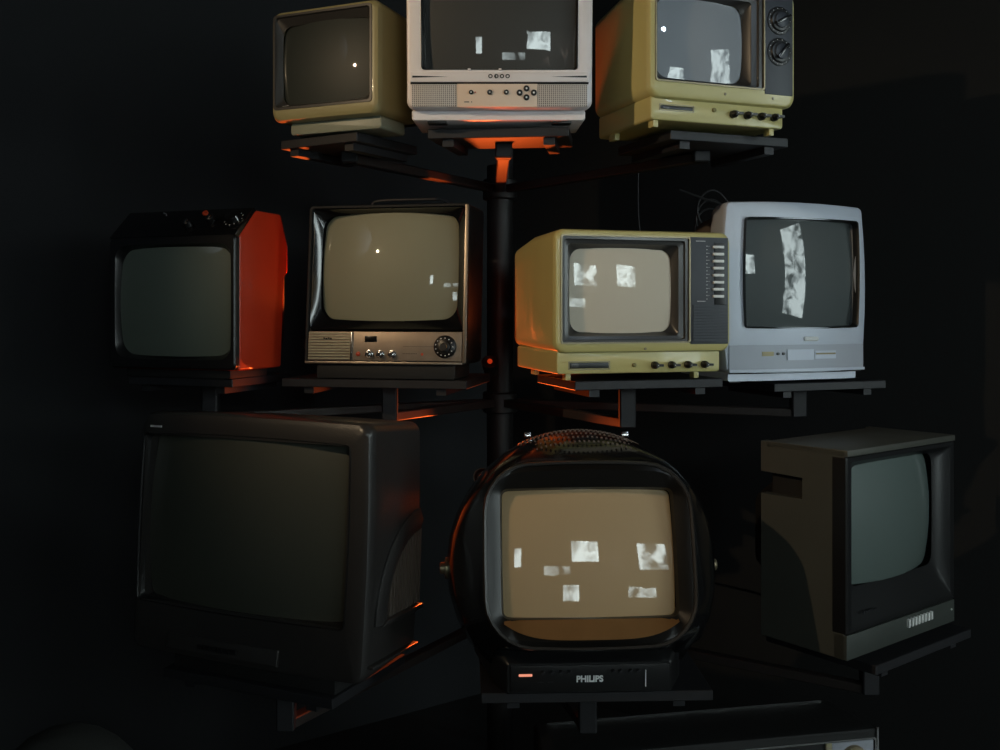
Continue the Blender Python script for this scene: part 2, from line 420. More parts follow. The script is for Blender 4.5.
# ---- C and F share one family look
def cream_set(t, W2, H, zb, bez, scr, pan, base, zbase, D, tube, kx, kz, slot, led, feet, taper=.010, rad=1.0):
    cabinet(t, (-W2, W2, zb, H), .022, [(.02, 0, 0, 0), (D*.55, .003, .003, .004), (D, taper, .004, taper*1.8)], M['cream'], hole=bez and (bez[0], pan[1], bez[2], bez[3]), fr=.010)
    loft('rear_shell', [ring(-W2+taper+.004, W2-taper-.004, zb+.008, H-taper*2.2, .02, D-.002), ring(-W2+taper+.01, W2-taper-.01, zb+.015, H-taper*2.8, .02, D+.02), ring(-W2*.6, W2*.6, zb+.03, H*.75, .03, D+.11)], M['rear'], t, True, True)
    # trim round bezel, stepped bezel
    loft('trim', [ring(*bez, .006, .006), ring(*bez, .006, -.003), ring(bez[0]+.003, bez[1]-.003, bez[2]+.003, bez[3]-.003, .005, -.003), ring(bez[0]+.003, bez[1]-.003, bez[2]+.003, bez[3]-.003, .005, .004)], M['trim'], t)
    b0 = [v for v in bez]
    l = (scr[0]-bez[0]); rr = (bez[1]-scr[1]); bt = (scr[2]-bez[2]); tp = (bez[3]-scr[3])
    def step(f, y, r, g=0): return ring(bez[0]+l*f, bez[1]-rr*f, bez[2]+bt*f, bez[3]-tp*f, r, y, g, g)
    loft('bezel', [step(.09, .006, .006), step(.1, .001, .006), step(.3, .001, .006), step(.34, .008, .007), step(.62, .010, .008), step(.66, .014, .009), step(1, .025, .022, .003)], M['brownbez'], t)
    tube_face(t, *scr, .022, .022, rad, tube, .004, .004)
    box('control_panel', bez[1]+.0005, pan[1]-.0015, -.002, .010, pan[2], pan[3], M['navy'], t, .002)
    # chin
    cabinet(t, (base[0], base[1], zbase, zb+.006), .006, [(.02, 0, 0, 0), (D*.98, .008, .0, 0)], M['cream'], y0=.012, name='chin_panel', fr=.004)
    s0 = slot
    loft('slot', [ring(*s0, .0015, .013), ring(*s0, .0015, .0105), ring(s0[0]+.002, s0[1]-.002, s0[2]+.002, s0[3]-.002, .001, .0105), ring(s0[0]+.002, s0[1]-.002, s0[2]+.002, s0[3]-.002, .001, .0125)], M['trim'], t, False, True)
    box('slider_track', s0[0]+.003, s0[1]-.003, .0108, .0135, s0[2]+.003, s0[3]-.003, M['black'], t, .001)
    box('slider', s0[0]+.006, s0[0]+.022, .0085, .012, s0[2]+.004, s0[3]-.004, M['brownbez'], t, .001)
    cyl('indicator_light', led[0], led[1], [(.013, .005), (.0085, .0046), (.0075, .003)], M['olive'], t, 18)
    for x in kx:
        k = cyl('knob', x, kz, [(.013, .0085), (.004, .0082), (.003, .0072), (-.004, .0060), (-.0055, .005)], M['black'], t, 20, extra=[(x-.0035, x+.013, -.010, .004, kz-.0026, kz+.0026)])
        cyl('knob_mark', x, kz+.0, [(-.0098, .0011), (-.0104, .001)], M['print'], k, 8)
    for x in feet: box('foot', x-.006, x+.006, .018, .04, zbase-.014, zbase+.001, M['cream'], t, .002)
    for x in feet: box('foot', x-.006, x+.006, D*.7, D*.7+.03, zbase-.014, zbase+.001, M['cream'], t, .002)

t = tv('cream television with two round tuning dials at the right end of the top shelf row', .473, 2.102, .438, 20.8)
cream_set(t, .179, .250, 0, (-.167, .0985, .033, .238), (-.149, .056, .049, .212), (.0985, .172, .026, .238), (-.170, .155), -.044, .27, G['C'],
          (.027, .062, .097, .130), -.021, (-.151, -.068, -.024, -.010), (-.020, -.015), (-.155, .13), rad=.66)
for z, rot in ((.185, 1.1), (.118, .7)):
    d = cyl('tuning_dial', .1345, z, [(-.001, .030), (-.004, .030), (-.005, .028), (-.005, .024), (-.009, .022), (-.010, .018)], M['black'], t, 32)
    cyl('dial_knob', .1345, z, [(-.009, .017), (-.013, .0165), (-.014, .015)], M['navy'], d, 28)
    xf = Matrix.Translation((.1345, 0, z)) @ Matrix.Rotation(rot, 4, 'Y') @ Matrix.Translation((-.1345, 0, -z))
    box('dial_pointer', .1315, .1375, -.022, -.012, z-.020, z+.020, M['blackgloss'], d, .0015, xf=xf)
    boxes('dial_marks', [(.1345+.0265*math.cos(a)-.0006, .1345+.0265*math.cos(a)+.0006, -.0056, -.0048, z+.0265*math.sin(a)-.0006, z+.0265*math.sin(a)+.0006) for a in [2*PI*i/14 for i in range(14)]], M['print'], d)
cyl('screw', .0, .018, [(.004, .003), (-.0012, .003), (-.0018, .002)], M['trim'], t, 14)
cyl('screw', .12, .018, [(.004, .003), (-.0012, .003), (-.0018, .002)], M['trim'], t, 14)
shelf_at(1, .51-.05, 2.29, 20.8, .30, .24)

t = tv('mustard cream television with a column of white channel keys in the middle row', .320, 2.201, -.091, 16.3)
cream_set(t, .2105, .268, 0, (-.198, .1085, .020, .256), (-.166, .071, .046, .226), (.1085, .204, .017, .256), (-.202, .189), -.046, .33, G['F'],
          (.027, .068, .108, .149), -.029, (-.176, -.079, -.037, -.018), (-.022, -.028), (-.174, .133), .012)
box('key_recess', .168, .1935, -.0045, .0, .105, .245, M['black'], t, .0015)
for i in range(8):
    z = .2345-.0158*i
    box('channel_key', .1625, .189, -.0085, -.003, z-.0030, z+.0030, M['white'], t, .001)
boxes('scale_marks', [(.148, .1500, -.0028, -.0015, .2355-.0079*i, .2370-.0079*i) for i in range(16)]+[(.1535, .1545, -.0028, -.0015, .2355-.0158*i, .2368-.0158*i) for i in range(8)]+[(.122+.003*i, .124+.003*i, -.0028, -.0015, .2465, .248) for i in range(8)]+[(.125+.003*i, .127+.003*i, -.0028, -.0015, .112, .1135) for i in range(7)], M['print'], t)
boxes('speaker_grille', [(.114, .200, -.0055, -.001, .024+.0064*i, .0275+.0064*i) for i in range(13)], M['navy'], t)
cyl('screw', .0, .008, [(.004, .003), (-.0012, .003), (-.0018, .002)], M['trim'], t, 14)
shelf_at(2, .30, 2.36, 16.3, .36, .26, .004)

# ---- D: orange set
t = tv('orange red portable television with black front at the left end of the middle row', -.772, 2.352, -.138, -20.7)
cut(prism('cabinet', [(.012, 0), (.012, .312), (.078, .376), (.185, .376), (.215, .30), (.215, .232), (.190, .225), (.186, 0)], -.180, .180, M['orange'], t, .006), -.174, .174, -.05, .10, .018, .304)
loft('rear_shell', [ring(-.15, .15, .03, .34, .03, .18), ring(-.14, .14, .04, .31, .03, .26), ring(-.08, .08, .08, .25, .03, .31)], M['blackmatte'], t, True, True)
loft('front_fascia', [ring(-.182, .1785, .002, .316, .012, .016), ring(-.182, .1785, .002, .316, .012, .002), ring(-.178, .175, .006, .312, .012, -.003),
     ring(-.163, .166, .026, .294, .03, -.003, .002, .002), ring(-.156, .160, .036, .284, .035, .014, .003, .004), ring(-.154, .158, .038, .282, .035, .05, .003, .004)], M['black'], t)
tube_face(t, -.157, .161, .035, .285, .035, .004, .75, G['D'], .003, .004)
p = prism('control_panel', [(-.003, .314), (.012, .306), (.082, .374), (.075, .382), (.069, .381)], -.182, .178, M['blackgloss'], t, .001)
sl = Matrix.Rotation(R(-45), 4, 'X')
def on_slope(x, s): return Matrix.Translation((x, .0+.066*s, .318+.062*s)) @ Matrix.Rotation(R(-46), 4, 'X')
for x, s, r, mm in [(.030, .35, .012, 'black'), (.088, .5, .012, 'black')]:
    k = cyl('knob', 0, 0, [(0, r), (-.014, r*.9), (-.016, r*.7)], M[mm], t, 20, xf=on_slope(x, s)); cyl('knob_cap', 0, 0, [(-.0158, r*.45), (-.0172, r*.35)], M['chrome'], k, 14, xf=on_slope(x, s))
k = cyl('tuning_dial', 0, 0, [(0, .026), (-.004, .026), (-.006, .020), (-.018, .017), (-.020, .013)], M['blackgloss'], t, 28, xf=on_slope(.152, .5))
boxes('dial_marks', [(.0225*math.cos(a)-.0007, .0225*math.cos(a)+.0007, -.0055, -.0045, .0225*math.sin(a)-.0014, .0225*math.sin(a)+.0014) for a in [2*PI*i/12 for i in range(12)]], M['print'], k, xf=on_slope(.152, .5))
cyl('pull_switch', 0, 0, [(0, .004), (-.008, .0035), (-.009, .007), (-.014, .007)], M['redknob'], t, 14, xf=on_slope(.066, .70))
cyl('screw', 0, 0, [(0, .004), (-.003, .004), (-.005, .002)], M['chrome'], t, 14, xf=on_slope(-.070, .93))
box('base', -.15, .15, .02, .17, -.02, .003, M['blackmatte'], t, .003)
shelf_at(2, -.72, 2.49, -20.7, .30, .24)

# ---- E: metal fronted set
t = tv('black television with brushed metal control strip and ribbed speaker in the middle row', -.272, 2.351, -.126, -10.9, 0, .092)
cabinet(t, (-.198, .198, 0, .380), .012, [(.012, 0, 0, 0), (.16, .0, .0, .0), (.19, .010, .01, .01)], M['black'], y0=.004, hole=(-.186, .186, .006, .374), fr=.004)
loft('rear_shell', [ring(-.185, .185, .012, .366, .02, .186), ring(-.17, .17, .03, .34, .03, .22), ring(-.1, .1, .08, .25, .03, .30)], M['blackmatte'], t, True, True)
loft('trim', [ring(-.198, .198, .0, .380, .010, .010), ring(-.198, .198, .0, .380, .010, -.002), ring(-.196, .196, .002, .378, .009, -.004), ring(-.191, .1885, .007, .374, .007, -.004), ring(-.1895, .187, .0085, .3725, .007, .006)], M['blackmatte'], t)  # chrome frame coloured matte black where it lies unlit
box('trim', .1888, .1975, -.0055, -.0035, .006, .376, M['dimchrome'], t, .0008)  # bright metal kept for the lit sides of the frame
box('trim', -.196, .1885, -.0055, -.0035, .0015, .0068, M['dimchrome'], t, .0008)
loft('bezel', [ring(-.190, .188, .082, .373, .006, .004), ring(-.188, .186, .084, .371, .006, .002), ring(-.178, .176, .095, .366, .02, .014, .002, .002), ring(-.168, .166, .108, .356, .03, .022, .004, .006)], M['blackgloss'], t)
tube_face(t, -.168, .166, .108, .356, .030, .020, .55, G['E'], .004, .006)
box('control_strip', -.189, .1865, -.003, .006, .009, .077, M['alu'], t, .001)
boxes('speaker_grille', [(-.188, -.083, -.0065, -.0025, .0125+.0066*i, .0155+.0066*i) for i in range(10)], M['slat'], t)
box('divider', -.083, -.078, -.0075, -.002, .010, .076, M['chrome'], t, .0008)
boxes('maker_mark', [(-.150+.0055*i, -.146+.0055*i, -.0082, -.0062, .060-.001*(i % 2), .063-.001*(i % 2)) for i in range(4)], M['blackmatte'], t)
box('channel_window', -.049, -.019, -.0042, -.002, .053, .067, M['blackgloss'], t, .0006)
cyl('indicator_light', -.064, .025, [(-.002, .0055), (-.0055, .005), (-.0065, .003)], M['redknob'], t, 18)
for x in (-.036, -.009, .020):
    k = cyl('knob', x, .025, [(-.002, .0095), (-.006, .0095), (-.0065, .0075), (-.018, .007), (-.019, .0055)], M['chrome'], t, 22)
    cyl('knob_cap', x, .025, [(-.0188, .0042), (-.0200, .0036)], M['brownbez'], k, 14)
d = cyl('tuning_dial', .147, .043, [(-.002, .0265), (-.007, .0265), (-.009, .0245), (-.011, .016), (-.019, .0145), (-.020, .011)], M['black'], t, 36)
boxes('dial_marks', [(.147+.0205*math.cos(a)-.0012, .147+.0205*math.cos(a)+.0012, -.0105, -.0086, .043+.0205*math.sin(a)-.0012, .043+.0205*math.sin(a)+.0012) for a in [2*PI*i/13 for i in range(13)]], M['print'], d)
cyl('dial_cap', .147, .043, [(-.0198, .0095), (-.0212, .0085)], M['chrome'], d, 22)
boxes('lettering', [(.045+.004*i, .0475+.004*i, -.0036, -.0028, .0255, .0268) for i in range(9)]+[(.045, .120, -.0036, -.0028, .0425, .0431)], M['darkprint'], t)
cyl('screw', .092, .025, [(-.002, .0035), (-.004, .003)], M['redknob'], t, 14)
wire('handle', [(-.060, .06, .376), (-.058, .058, .390), (-.04, .055, .3955), (.0, .055, .397), (.08, .055, .397), (.115, .055, .3955), (.13, .058, .388), (.132, .06, .376)], .004, M['steel'], t)
box('base', -.17, .17, .006, .16, -.034, .003, M['blackmatte'], t, .004)
shelf_at(2, -.275, 2.50, -10.9, .455, .28, -.004)

# ---- G: silver set
t = tv('silver television with a small oval badge at the right end of the middle row', .733, 2.46, -.1475, 21.2)
t.scale = (1.069,)*3
cabinet(t, (-.192, .184, 0, .382), .010, [(.015, 0, 0, 0), (.05, .003, .003, .003), (.075, .012, .008, .008)], M['silver'], hole=(-.146, .165, .100, .349), fr=.006, bx=.012, bz=.006, by=.010)
loft('rear_shell', [ring(-.178, .168, .006, .366, .03, .06), ring(-.176, .166, .01, .355, .04, .16), ring(-.11, .10, .05, .27, .04, .36)], M['brown'], t, True, True)
loft('bezel', [ring(-.146, .165, .100, .349, .008, .006, .004, .003), ring(-.146, .165, .100, .349, .008, -.010, .004, .003), ring(-.143, .162, .103, .346, .008, -.006, .004, .003), ring(-.142, .161, .104, .345, .008, .008, .004, .003)], M['black'], t)
tube_face(t, -.144, .163, .102, .347, .010, .004, .85, G['G'], .004, .003)
def bowed(name, x0, x1, z0, z1, m, off, th=.004, n=14, bow=.010, hw=.19, fr=None):
    bm = bmesh.new(); rows = []
    for i in range(n+1):
        x = x0+(x1-x0)*i/n; u = x/hw; y = -bow*(1-u*u)-off
        rows.append([bm.verts.new((x, y, z0)), bm.verts.new((x, y, z1)), bm.verts.new((x, y+th, z1)), bm.verts.new((x, y+th, z0))])
    for a, b in zip(rows, rows[1:]):
        for k in range(4): bm.faces.new((a[k], a[(k+1) % 4], b[(k+1) % 4], b[k]))
    bm.faces.new(rows[0]); bm.faces.new(rows[-1])
    return fin(name, bm, m, t)
bowed('lower_panel', -.188, .184, .006, .061, M['silverdk'], .003, .012)
bowed('chin_lip', -.189, .186, .000, .006, M['silver'], .006, .014)
bowed('shadow_gap', -.186, .182, -.004, .0005, M['blackmatte'], -.002, .01)
loft('base', [ring(-.187, .168, -.020, .001, .004, y, by=.008 if y < .02 else 0) for y in (.2, .004)], M['silver'], t, True, True)
loft('badge', [ring(.008, .048, .069, .079, .005, -.008), ring(.008, .048, .069, .079, .005, -.013), ring(.011, .045, .071, .077, .004, -.0145)], M['white'], t, True, True)
bowed('flap', -.040, .033, .026, .050, M['silver'], .0055, .004)
bowed('button_row', .037, .098, .028, .046, M['silver'], .0045, .004)
boxes('button_marks', [(.040+.004*i, .0425+.004*i, -.0155, -.011, .038, .0415) for i in range(14)], M['gold'], t)
bowed('speaker_grille', -.106, -.076, .036, .046, M['gold'], .0045, .004)
for x in (-.065, -.050): cyl('button', x, .041, [(-.010, .0034), (-.0155, .0032)], M['black'], t, 14)
for x in (-.15, .14): box('foot', x-.015, x+.015, .03, .06, -.026, -.018, M['black'], t, .002)
shelf_at(2, .775, 2.60, 21.2, .34, .26, -.018)

# ---- H: big charcoal set
t = tv('largest charcoal television with a curved side speaker at the left of the bottom row', -.510, 2.003, -.714, -24.2, 0, .065)
cabinet(t, (-.300, .270, 0, .496), .022, [(.03, 0, 0, 0), (.10, .0, .004, .006), (.20, .0, .010, .016)], M['grey'], hole=(-.286, .226, .104, .452), fr=.014, bx=.006, bz=.004)
loft('rear_shell', [ring(-.256, .240, .012, .470, .04, .195), ring(-.24, .20, .03, .44, .06, .28), ring(-.14, .10, .08, .33, .05, .42)], M['blackmatte'], t, True, True)
loft('bezel', [ring(-.2885, .2285, .1015, .4545, .010, .004, .004, .004), ring(-.2885, .2285, .1015, .4545, .010, -.003, .004, .004), ring(-.282, .221, .108, .448, .012, .012, .004, .006)], M['black'], t)
tube_face(t, -.283, .222, .107, .449, .014, .006, 1.0, G['H'], .004, .008)
prism('control_door', [(-.004, .045), (.004, .043), (.004, .010), (-.008, .014)], -.20, .08, M['grey'], t, .002)
boxes('button_row', [(-.115+.017*i, -.103+.017*i, -.011, -.004, .024, .032) for i in range(6)], M['black'], t)
boxes('maker_mark', [(-.275+.004*i, -.252+.004*i, -.0015, .001, .466, .470) for i in range(3)], M['print'], t)
# side speaker: quarter-round raised rim with slats
def arc_rim(x, cy, cz, r0, r1, a0, a1, hgt, n=18):
    bm = bmesh.new(); rows = []
    for i in range(n+1):
        a = R(a0+(a1-a0)*i/n)
        rows.append([bm.verts.new((x+dx, cy-rr*math.cos(a), cz+rr*1.15*math.sin(a))) for rr, dx in ((r0, -.004), (r0, hgt*.7), ((r0+r1)/2, hgt), (r1, hgt*.6), (r1, -.004))])
    for p, q in zip(rows, rows[1:]):
        for k in range(4): bm.faces.new((p[k], p[k+1], q[k+1], q[k]))
    bm.faces.new(rows[0]); bm.faces.new(rows[-1]); return bm
rim = fin('speaker_rim', arc_rim(.270, .205, .105, .135, .172, 0, 88, .016), M['grey'], t)
lst = []
for i in range(11):
    y = .085+.0115*i; h = math.sqrt(max(.0, 1-((.205-y)/.135)**2))*.135*1.15
    lst.append((.262, .280, y, y+.005, .110, .105+max(h, .012)))
boxes('side_grille', lst, M['brown'], t)
prism('side_ledge', [(.045, .103), (.205, .098), (.205, .108), (.06, .112)], .262, .290, M['grey'], t, .002)
prism('skirt_ledge', [(.02, .028), (.200, .024), (.200, .030), (.02, .034)], .262, .284, M['grey'], t, .0015)
box('base', -.20, .20, .02, .19, -.032, .003, M['blackmatte'], t, .004)
shelf_at(3, -.455, 2.13, -24.2, .42, .28)

# ---- I: space helmet set
t = empty('television', (.166, 2.10, -.745), 3.0); tag(t, 'round black space helmet television on its own base in the middle of the bottom row', 'television')
hx = Matrix.Translation((0, 0, .216)) @ Matrix.Rotation(R(-15), 4, 'X'); vx = hx @ Matrix.Translation((0, 0, .014))
r = .278; rs = []
for y in (.268, .25, .22, .17, .11, .05, -.01, -.06):
    q = math.sqrt(r*r-y*y); rs.append(ring(-q, q, -q, q, q, y, k=8, m=0))
rs += [ring(-.262, .262, -.252, .252, .23, -.10, k=8, m=0), ring(-.240, .240, -.210, .228, .17, -.135, k=8, m=0), ring(-.215, .215, -.172, .206, .11, -.158, k=8, m=0),
       ring(-.204, .204, -.160, .190, .09, -.166, k=8, m=0, bz=.006, bx=.004)]
hm = loft('helmet', rs, M['blackgloss'], t, True, False, 50, xf=hx)
for v in hm.data.vertices:      # chin cut away above the base
    if v.co.z < .104: v.co.y = max(v.co.y, -.165+.06*min(1, (.104-v.co.z)/.035))
    v.co.z = max(v.co.z, .045)
loft('visor_rim', [ring(-.203, .203, -.170, .172, .085, -.160, .004, .008), ring(-.204, .204, -.171, .173, .085, -.172, .004, .008), ring(-.201, .201, -.168, .170, .082, -.178, .004, .008), ring(-.197, .197, -.164, .166, .08, -.176, .004, .008), ring(-.196, .196, -.163, .165, .078, -.168, .004, .008)], M['brownbez'], t, xf=vx)
loft('visor_funnel', [ring(-.198, .198, -.165, .167, .08, -.171, .004, .008), ring(-.188, .188, -.154, .154, .05, -.168, .003, .008, by=.012), ring(-.172, .172, -.119, .127, .014, -.158, .001, .002, by=.004), ring(-.168, .168, -.116, .124, .012, -.146, .001, .002)], M['visor'], t, xf=vx)
tube_face(t, -.168, .168, -.116, .124, .012, -.147, 1.15, G['I'], .002, .003, xf=vx)
lst = []
bmv = bmesh.new()
for i in range(9):
    th = R(58+5*i)
    for j in range(27):
        ph = R(-26+2*j); rr = r+.0005
        c = Vector((rr*math.sin(ph), -rr*math.cos(ph)*math.cos(th), rr*math.cos(ph)*math.sin(th)))
        nrm = c.normalized(); xa = Vector((1, 0, 0)); ya = nrm.cross(xa).normalized(); xa = ya.cross(nrm)
        mx = Matrix(((xa.x, ya.x, nrm.x, c.x), (xa.y, ya.y, nrm.y, c.y), (xa.z, ya.z, nrm.z, c.z), (0, 0, 0, 1)))
        b2 = bmesh.ops.create_cube(bmv, size=1, matrix=mx @ Matrix.Diagonal((.0035, .007, .0022, 1)))
fin('vent_grille', bmv, M['brown'], t, xf=hx)
bm = bmesh.new(); rows = []
for i in range(25):
    x = -.168+.336*i/24; u = x/.168; e = .010*u*u
    rows.append([bm.verts.new(p) for p in ((x, -.1830+.9*x*x*.45, -.158+.030*u*u*u*u), (x, -.1650+.9*x*x*.30, -.121), (x, -.150, -.121), (x, -.150, -.158+.030*u*u*u*u))])
for a, b in zip(rows, rows[1:]):
    for k in range(4): bm.faces.new((a[k], a[(k+1) % 4], b[(k+1) % 4], b[k]))
bm.faces.new(rows[0]); bm.faces.new(rows[-1])
fin('visor_lip_highlight', bm, M['lip'], t, xf=vx)  # strip shaped and coloured to carry the rim highlight
for s in (-1, 1):
    cyl('hinge_knob', 0, 0, [(0, .022), (-.008, .022), (-.010, .012), (-.018, .012), (-.020, .009)], M['trim'], t, 24, xf=Matrix.Translation((s*.272, -.0, .209)) @ Matrix.Rotation(R(90*s), 4, 'Z'))
    box('latch', s*.105-.007, s*.105+.007, -.03, -.018, .262, .272, M['chrome'], t, .002, xf=hx)
loft('base', [ring(-.21, .21, .0, .14, .03, .20), ring(-.22, .22, .0, .12, .03, .05), ring(-.19, .19, .0, .085, .02, -.10), ring(-.165, .165, .0, .064, .008, -.148), ring(-.160, .160, .003, .060, .006, -.152)], M['black'], t, True, True)
cp = box('control_panel', -.154, .156, -.157, -.150, .006, .057, M['black'], t, .002)
text('lettering', 'PHILIPS', .0165, (.0, -.1578, .030), M['print'], t, bold=.0006, sx=1.0)
box('power_indicator', -.138, -.112, -.160, -.156, .0375, .0415, emis('warm indicator', (1, .35, .22, 1), .9), t, .0008)
box('tuning_mark', .1085, .1105, -.160, -.156, .014, .046, M['print'], t, .0004)
for i, x in enumerate((-.091, -.073, -.056, -.039)): cyl('knob', x, .045, [(-.156, .0038), (-.165, .0032)], M['steel'], t, 14)
for i, x in enumerate((.046, .060, .080, .095)): cyl('knob', x, .045, [(-.156, .0038), (-.165, .0032)], M['steel'], t, 14)
boxes('control_labels', [(x-.006, x+.006, -.1576, -.1568, .024, .0258) for x in (-.095, -.075)], M['steel'], t)
shelf_at(3, .185, 2.12, 2, .455, .33)

# ---- J: box monitor
t = tv('boxy silver brown monitor with white buttons at the right end of the bottom row', .888, 2.203, -.724, 38.0)
# side shell with a handle notch cut through its upper rear edge
prof = [(.004, .0), (.215, .0), (.215, .318), (.105, .318), (.105, .366), (.215, .366), (.215, .4345), (.004, .4345)]
prism('cabinet', prof, -.2185, -.196, M['taupe'], t, .0012, 1)
prism('cabinet_side', prof, .196, .2185, M['taupe'], t, .0012, 1)
box('inner_body', -.197, .197, .075, .20, .004, .425, M['blackmatte'], t, .002)
box('top_lid', -.2185, .2185, -.004, .20, .4215, .4350, M['taupe'], t, .0015)
box('chin_panel', -.2185, .2185, -.002, .03, .0, .051, M['chinJ'], t, .0015)
loft('bezel', [ring(-.219, .2185, .0515, .4215, .004, .032), ring(-.219, .2185, .0515, .4215, .004, .001), ring(-.216, .216, .055, .419, .004, -.002),
     ring(-.202, .200, .068, .410, .006, -.002), ring(-.198, .185, .100, .400, .012, .012), ring(-.178, .150, .142, .396, .022, .018, .003, .004)], M['black'], t)
tube_face(t, -.178, .150, .142, .396, .022, .014, .6, G['J'], .003, .005)
for i in range(8): box('button', .012+.0135*i, .0185+.0135*i, -.008, -.001, .0255, .0435, M['white'], t, .001)
cyl('indicator_light', .204, .030, [(-.001, .0025), (-.004, .002)], M['white'], t, 12)
boxes('lettering', [(-.160, -.1545, -.0035, -.0018, .086, .0935)]+[(-.150+.0055*i, -.1462+.0055*i, -.0035, -.0018, .0875, .092) for i in range(8)], M['steel'], t)
loft('rear_shell', [ring(-.17, .17, .03, .40, .02, .198), ring(-.10, .15, .05, .36, .03, .24), ring(-.05, .09, .1, .28, .03, .36)], M['blackmatte'], t, True, True)
box('base', -.15, .15, .03, .18, -.015, .002, M['blackmatte'], t, .003)
shelf_at(3, .86, 2.33, 38, .40, .28)

# ---- K: wide set on the floor
t = tv('wide black television cabinet with chrome edging cut off by the bottom frame edge', .475, 2.20, FLOOR, 11.4)
cabinet(t, (-.39, .392, .04, .470), .008, [(.02, 0, 0, 0), (.175, .02, 0, .0), (.24, .05, .02, .03)], M['blackmatte'], fr=.004)
loft('top_edge_highlight', [ring(-.34, .345, .4690, .4735, .002, y) for y in (.168, .173)], M['chrome'], t, True, True)  # chrome line standing in for the highlight along the rear top edge
loft('chrome_frame', [ring(-.385, .387, .050, .452, .006, .004), ring(-.385, .387, .050, .452, .006, -.005), ring(-.381, .383, .054, .448, .005, -.005), ring(-.381, .383, .054, .448, .005, .002)], M['chrome'], t)
box('edge_strip', .3885, .3935, -.004, .003, .05, .474, M['chrome'], t, .001)
loft('bezel', [ring(-.37, .21, .08, .44, .02, -.001), ring(-.37, .21, .08, .44, .02, -.004), ring(-.33, .17, .11, .41, .04, .01)], M['black'], t)
tube_face(t, -.33, .17, .11, .41, .04, .008, .9, G['B'])
box('divider', .262, .276, -.006, .002, .054, .448, M['slat'], t, .001)
box('control_panel', .278, .380, -.004, .002, .056, .446, M['silverdk'], t, .001)
cyl('tuning_dial', .330, .405, [(-.003, .034), (-.012, .032), (-.014, .02), (-.022, .018)], M['trim'], t, 30)
cyl('tuning_dial', .330, .315, [(-.003, .034), (-.012, .032), (-.014, .02), (-.022, .018)], M['trim'], t, 30)
for x in (-.33, .33): box('foot', x-.02, x+.02, .02, .06, 0, .042, M['black'], t, .003)
for x in (-.28, .28): box('foot', x-.02, x+.02, .17, .21, 0, .042, M['black'], t, .003)

# ---- seat back at the lower left corner
ch = empty('stool_chair', (-.80, 1.86, FLOOR), 0)
tag(ch, 'dark padded chair with a rounded back at the bottom left corner', 'chair')
prof = []
bm = bmesh.new(); rows = []
for i in range(9):
    y = -.04+.01*i; e = math.sqrt(max(0, 1-((i-4)/4.3)**2))
    rows.append([bm.verts.new(v) for v in ring(-.15*(.9+.1*e), .15*(.9+.1*e), .35, .55+.085*(.8+.2*e), .14, y, 0, .012)])
for a, b in zip(rows, rows[1:]):
    n = len(a)
    for i in range(n): bm.faces.new((a[i], a[(i+1) % n], b[(i+1) % n], b[i]))
bm.faces.new(rows[0]); bm.faces.new(rows[-1])
fin('backrest', bm, M['felt'], ch, 60)
box('seat', -.19, .19, -.40, .0, .38, .44, M['felt'], ch, .02, 3)
for sx in (-1, 1):
    for sy in (-.36, -.04):
        box('leg', sx*.16-.012, sx*.16+.012, sy-.012, sy+.012, 0, .385, M['blackmatte'], ch, .002)

# ------------------------------------------------------------------ cables
def cable(label, pts, r=.004, grp=None):
    o = wire('power_cable', pts, r, M['cable']); tag(o, label, 'cable'); return o
coil = [(.62+.04*math.cos(a), 2.93+.003*a, .31+.05*math.sin(a)-.004*a) for a in [i*.7 for i in range(26)]]
cable('coiled black cable hanging behind the silver television', [(.50, 2.80, .34)]+coil+[(.60, 2.93, .1), (.58, 2.95, .0)], .0035)
cable('thin black cable drooping from the right end of the round television to the boxy monitor', [(.35, 2.40, -.70), (.45, 2.45, -.66), (.62, 2.5, -.70), (.75, 2.52, -.74), (.84, 2.47, -.70)], .003)
cable('thin black cable hanging down the wall behind the mustard cream television', [(.42, 3.05, .95), (.425, 3.05, .6), (.42, 3.04, .3), (.44, 3.0, .1), (.42, 2.8, .0)], .003)

# ------------------------------------------------------------------ red lamps at the pole, plus an added one
def red_lamp(x, y, z, aim, label, power, cone=150):
    e = empty('red_lamp', (x, y, z)); tag(e, label, 'lamp')
    d = (Vector(aim)-Vector((x, y, z))).normalized(); q = d.to_track_quat('-Z', 'Y').to_matrix().to_4x4()
    bm = bmesh.new(); seg = 20; rs = [[bm.verts.new(q @ Vector((rr*math.cos(2*PI*i/seg), rr*math.sin(2*PI*i/seg), zz))) for i in range(seg)] for zz, rr in ((.05, .010), (.05, .018), (.005, .024), (.005, .021), (.02, .016))]
    for a, b in zip(rs, rs[1:]):
        for i in range(seg): bm.faces.new((a[i], a[(i+1) % seg], b[(i+1) % seg], b[i]))
    bm.faces.new(rs[0]); bm.faces.new(rs[-1])
    fin('housing', bm, M['polemat'], e)
    bm = bmesh.new(); bmesh.ops.create_uvsphere(bm, u_segments=16, v_segments=10, radius=.007, matrix=Matrix.Translation(d*-.004))
    fin('bulb', bm, M['redled'], e)
    l = lamp('red_light', 'SPOT', tuple(d*.012), tuple(d), power, (1, .13, .02), .010, cone, .25)
    l.parent = e
    return e
red_lamp(-.028, 2.74, -.135, (-.08, 2.2, .42), 'small red lamp in the gap between the metal fronted television and the mustard cream one', RED_TOP, 72)
red_lamp(-.05, 2.72, -.45, (-.15, 1.9, -.27), 'small red lamp on the pole behind the round television', RED_LOW, 112)
red_lamp(-.50, 2.66, -.08, (-.46, 2.16, .42), 'added small red lamp between the orange television and the metal fronted one', 36.0, 50)  # lamp added to redden the underside of the top left set

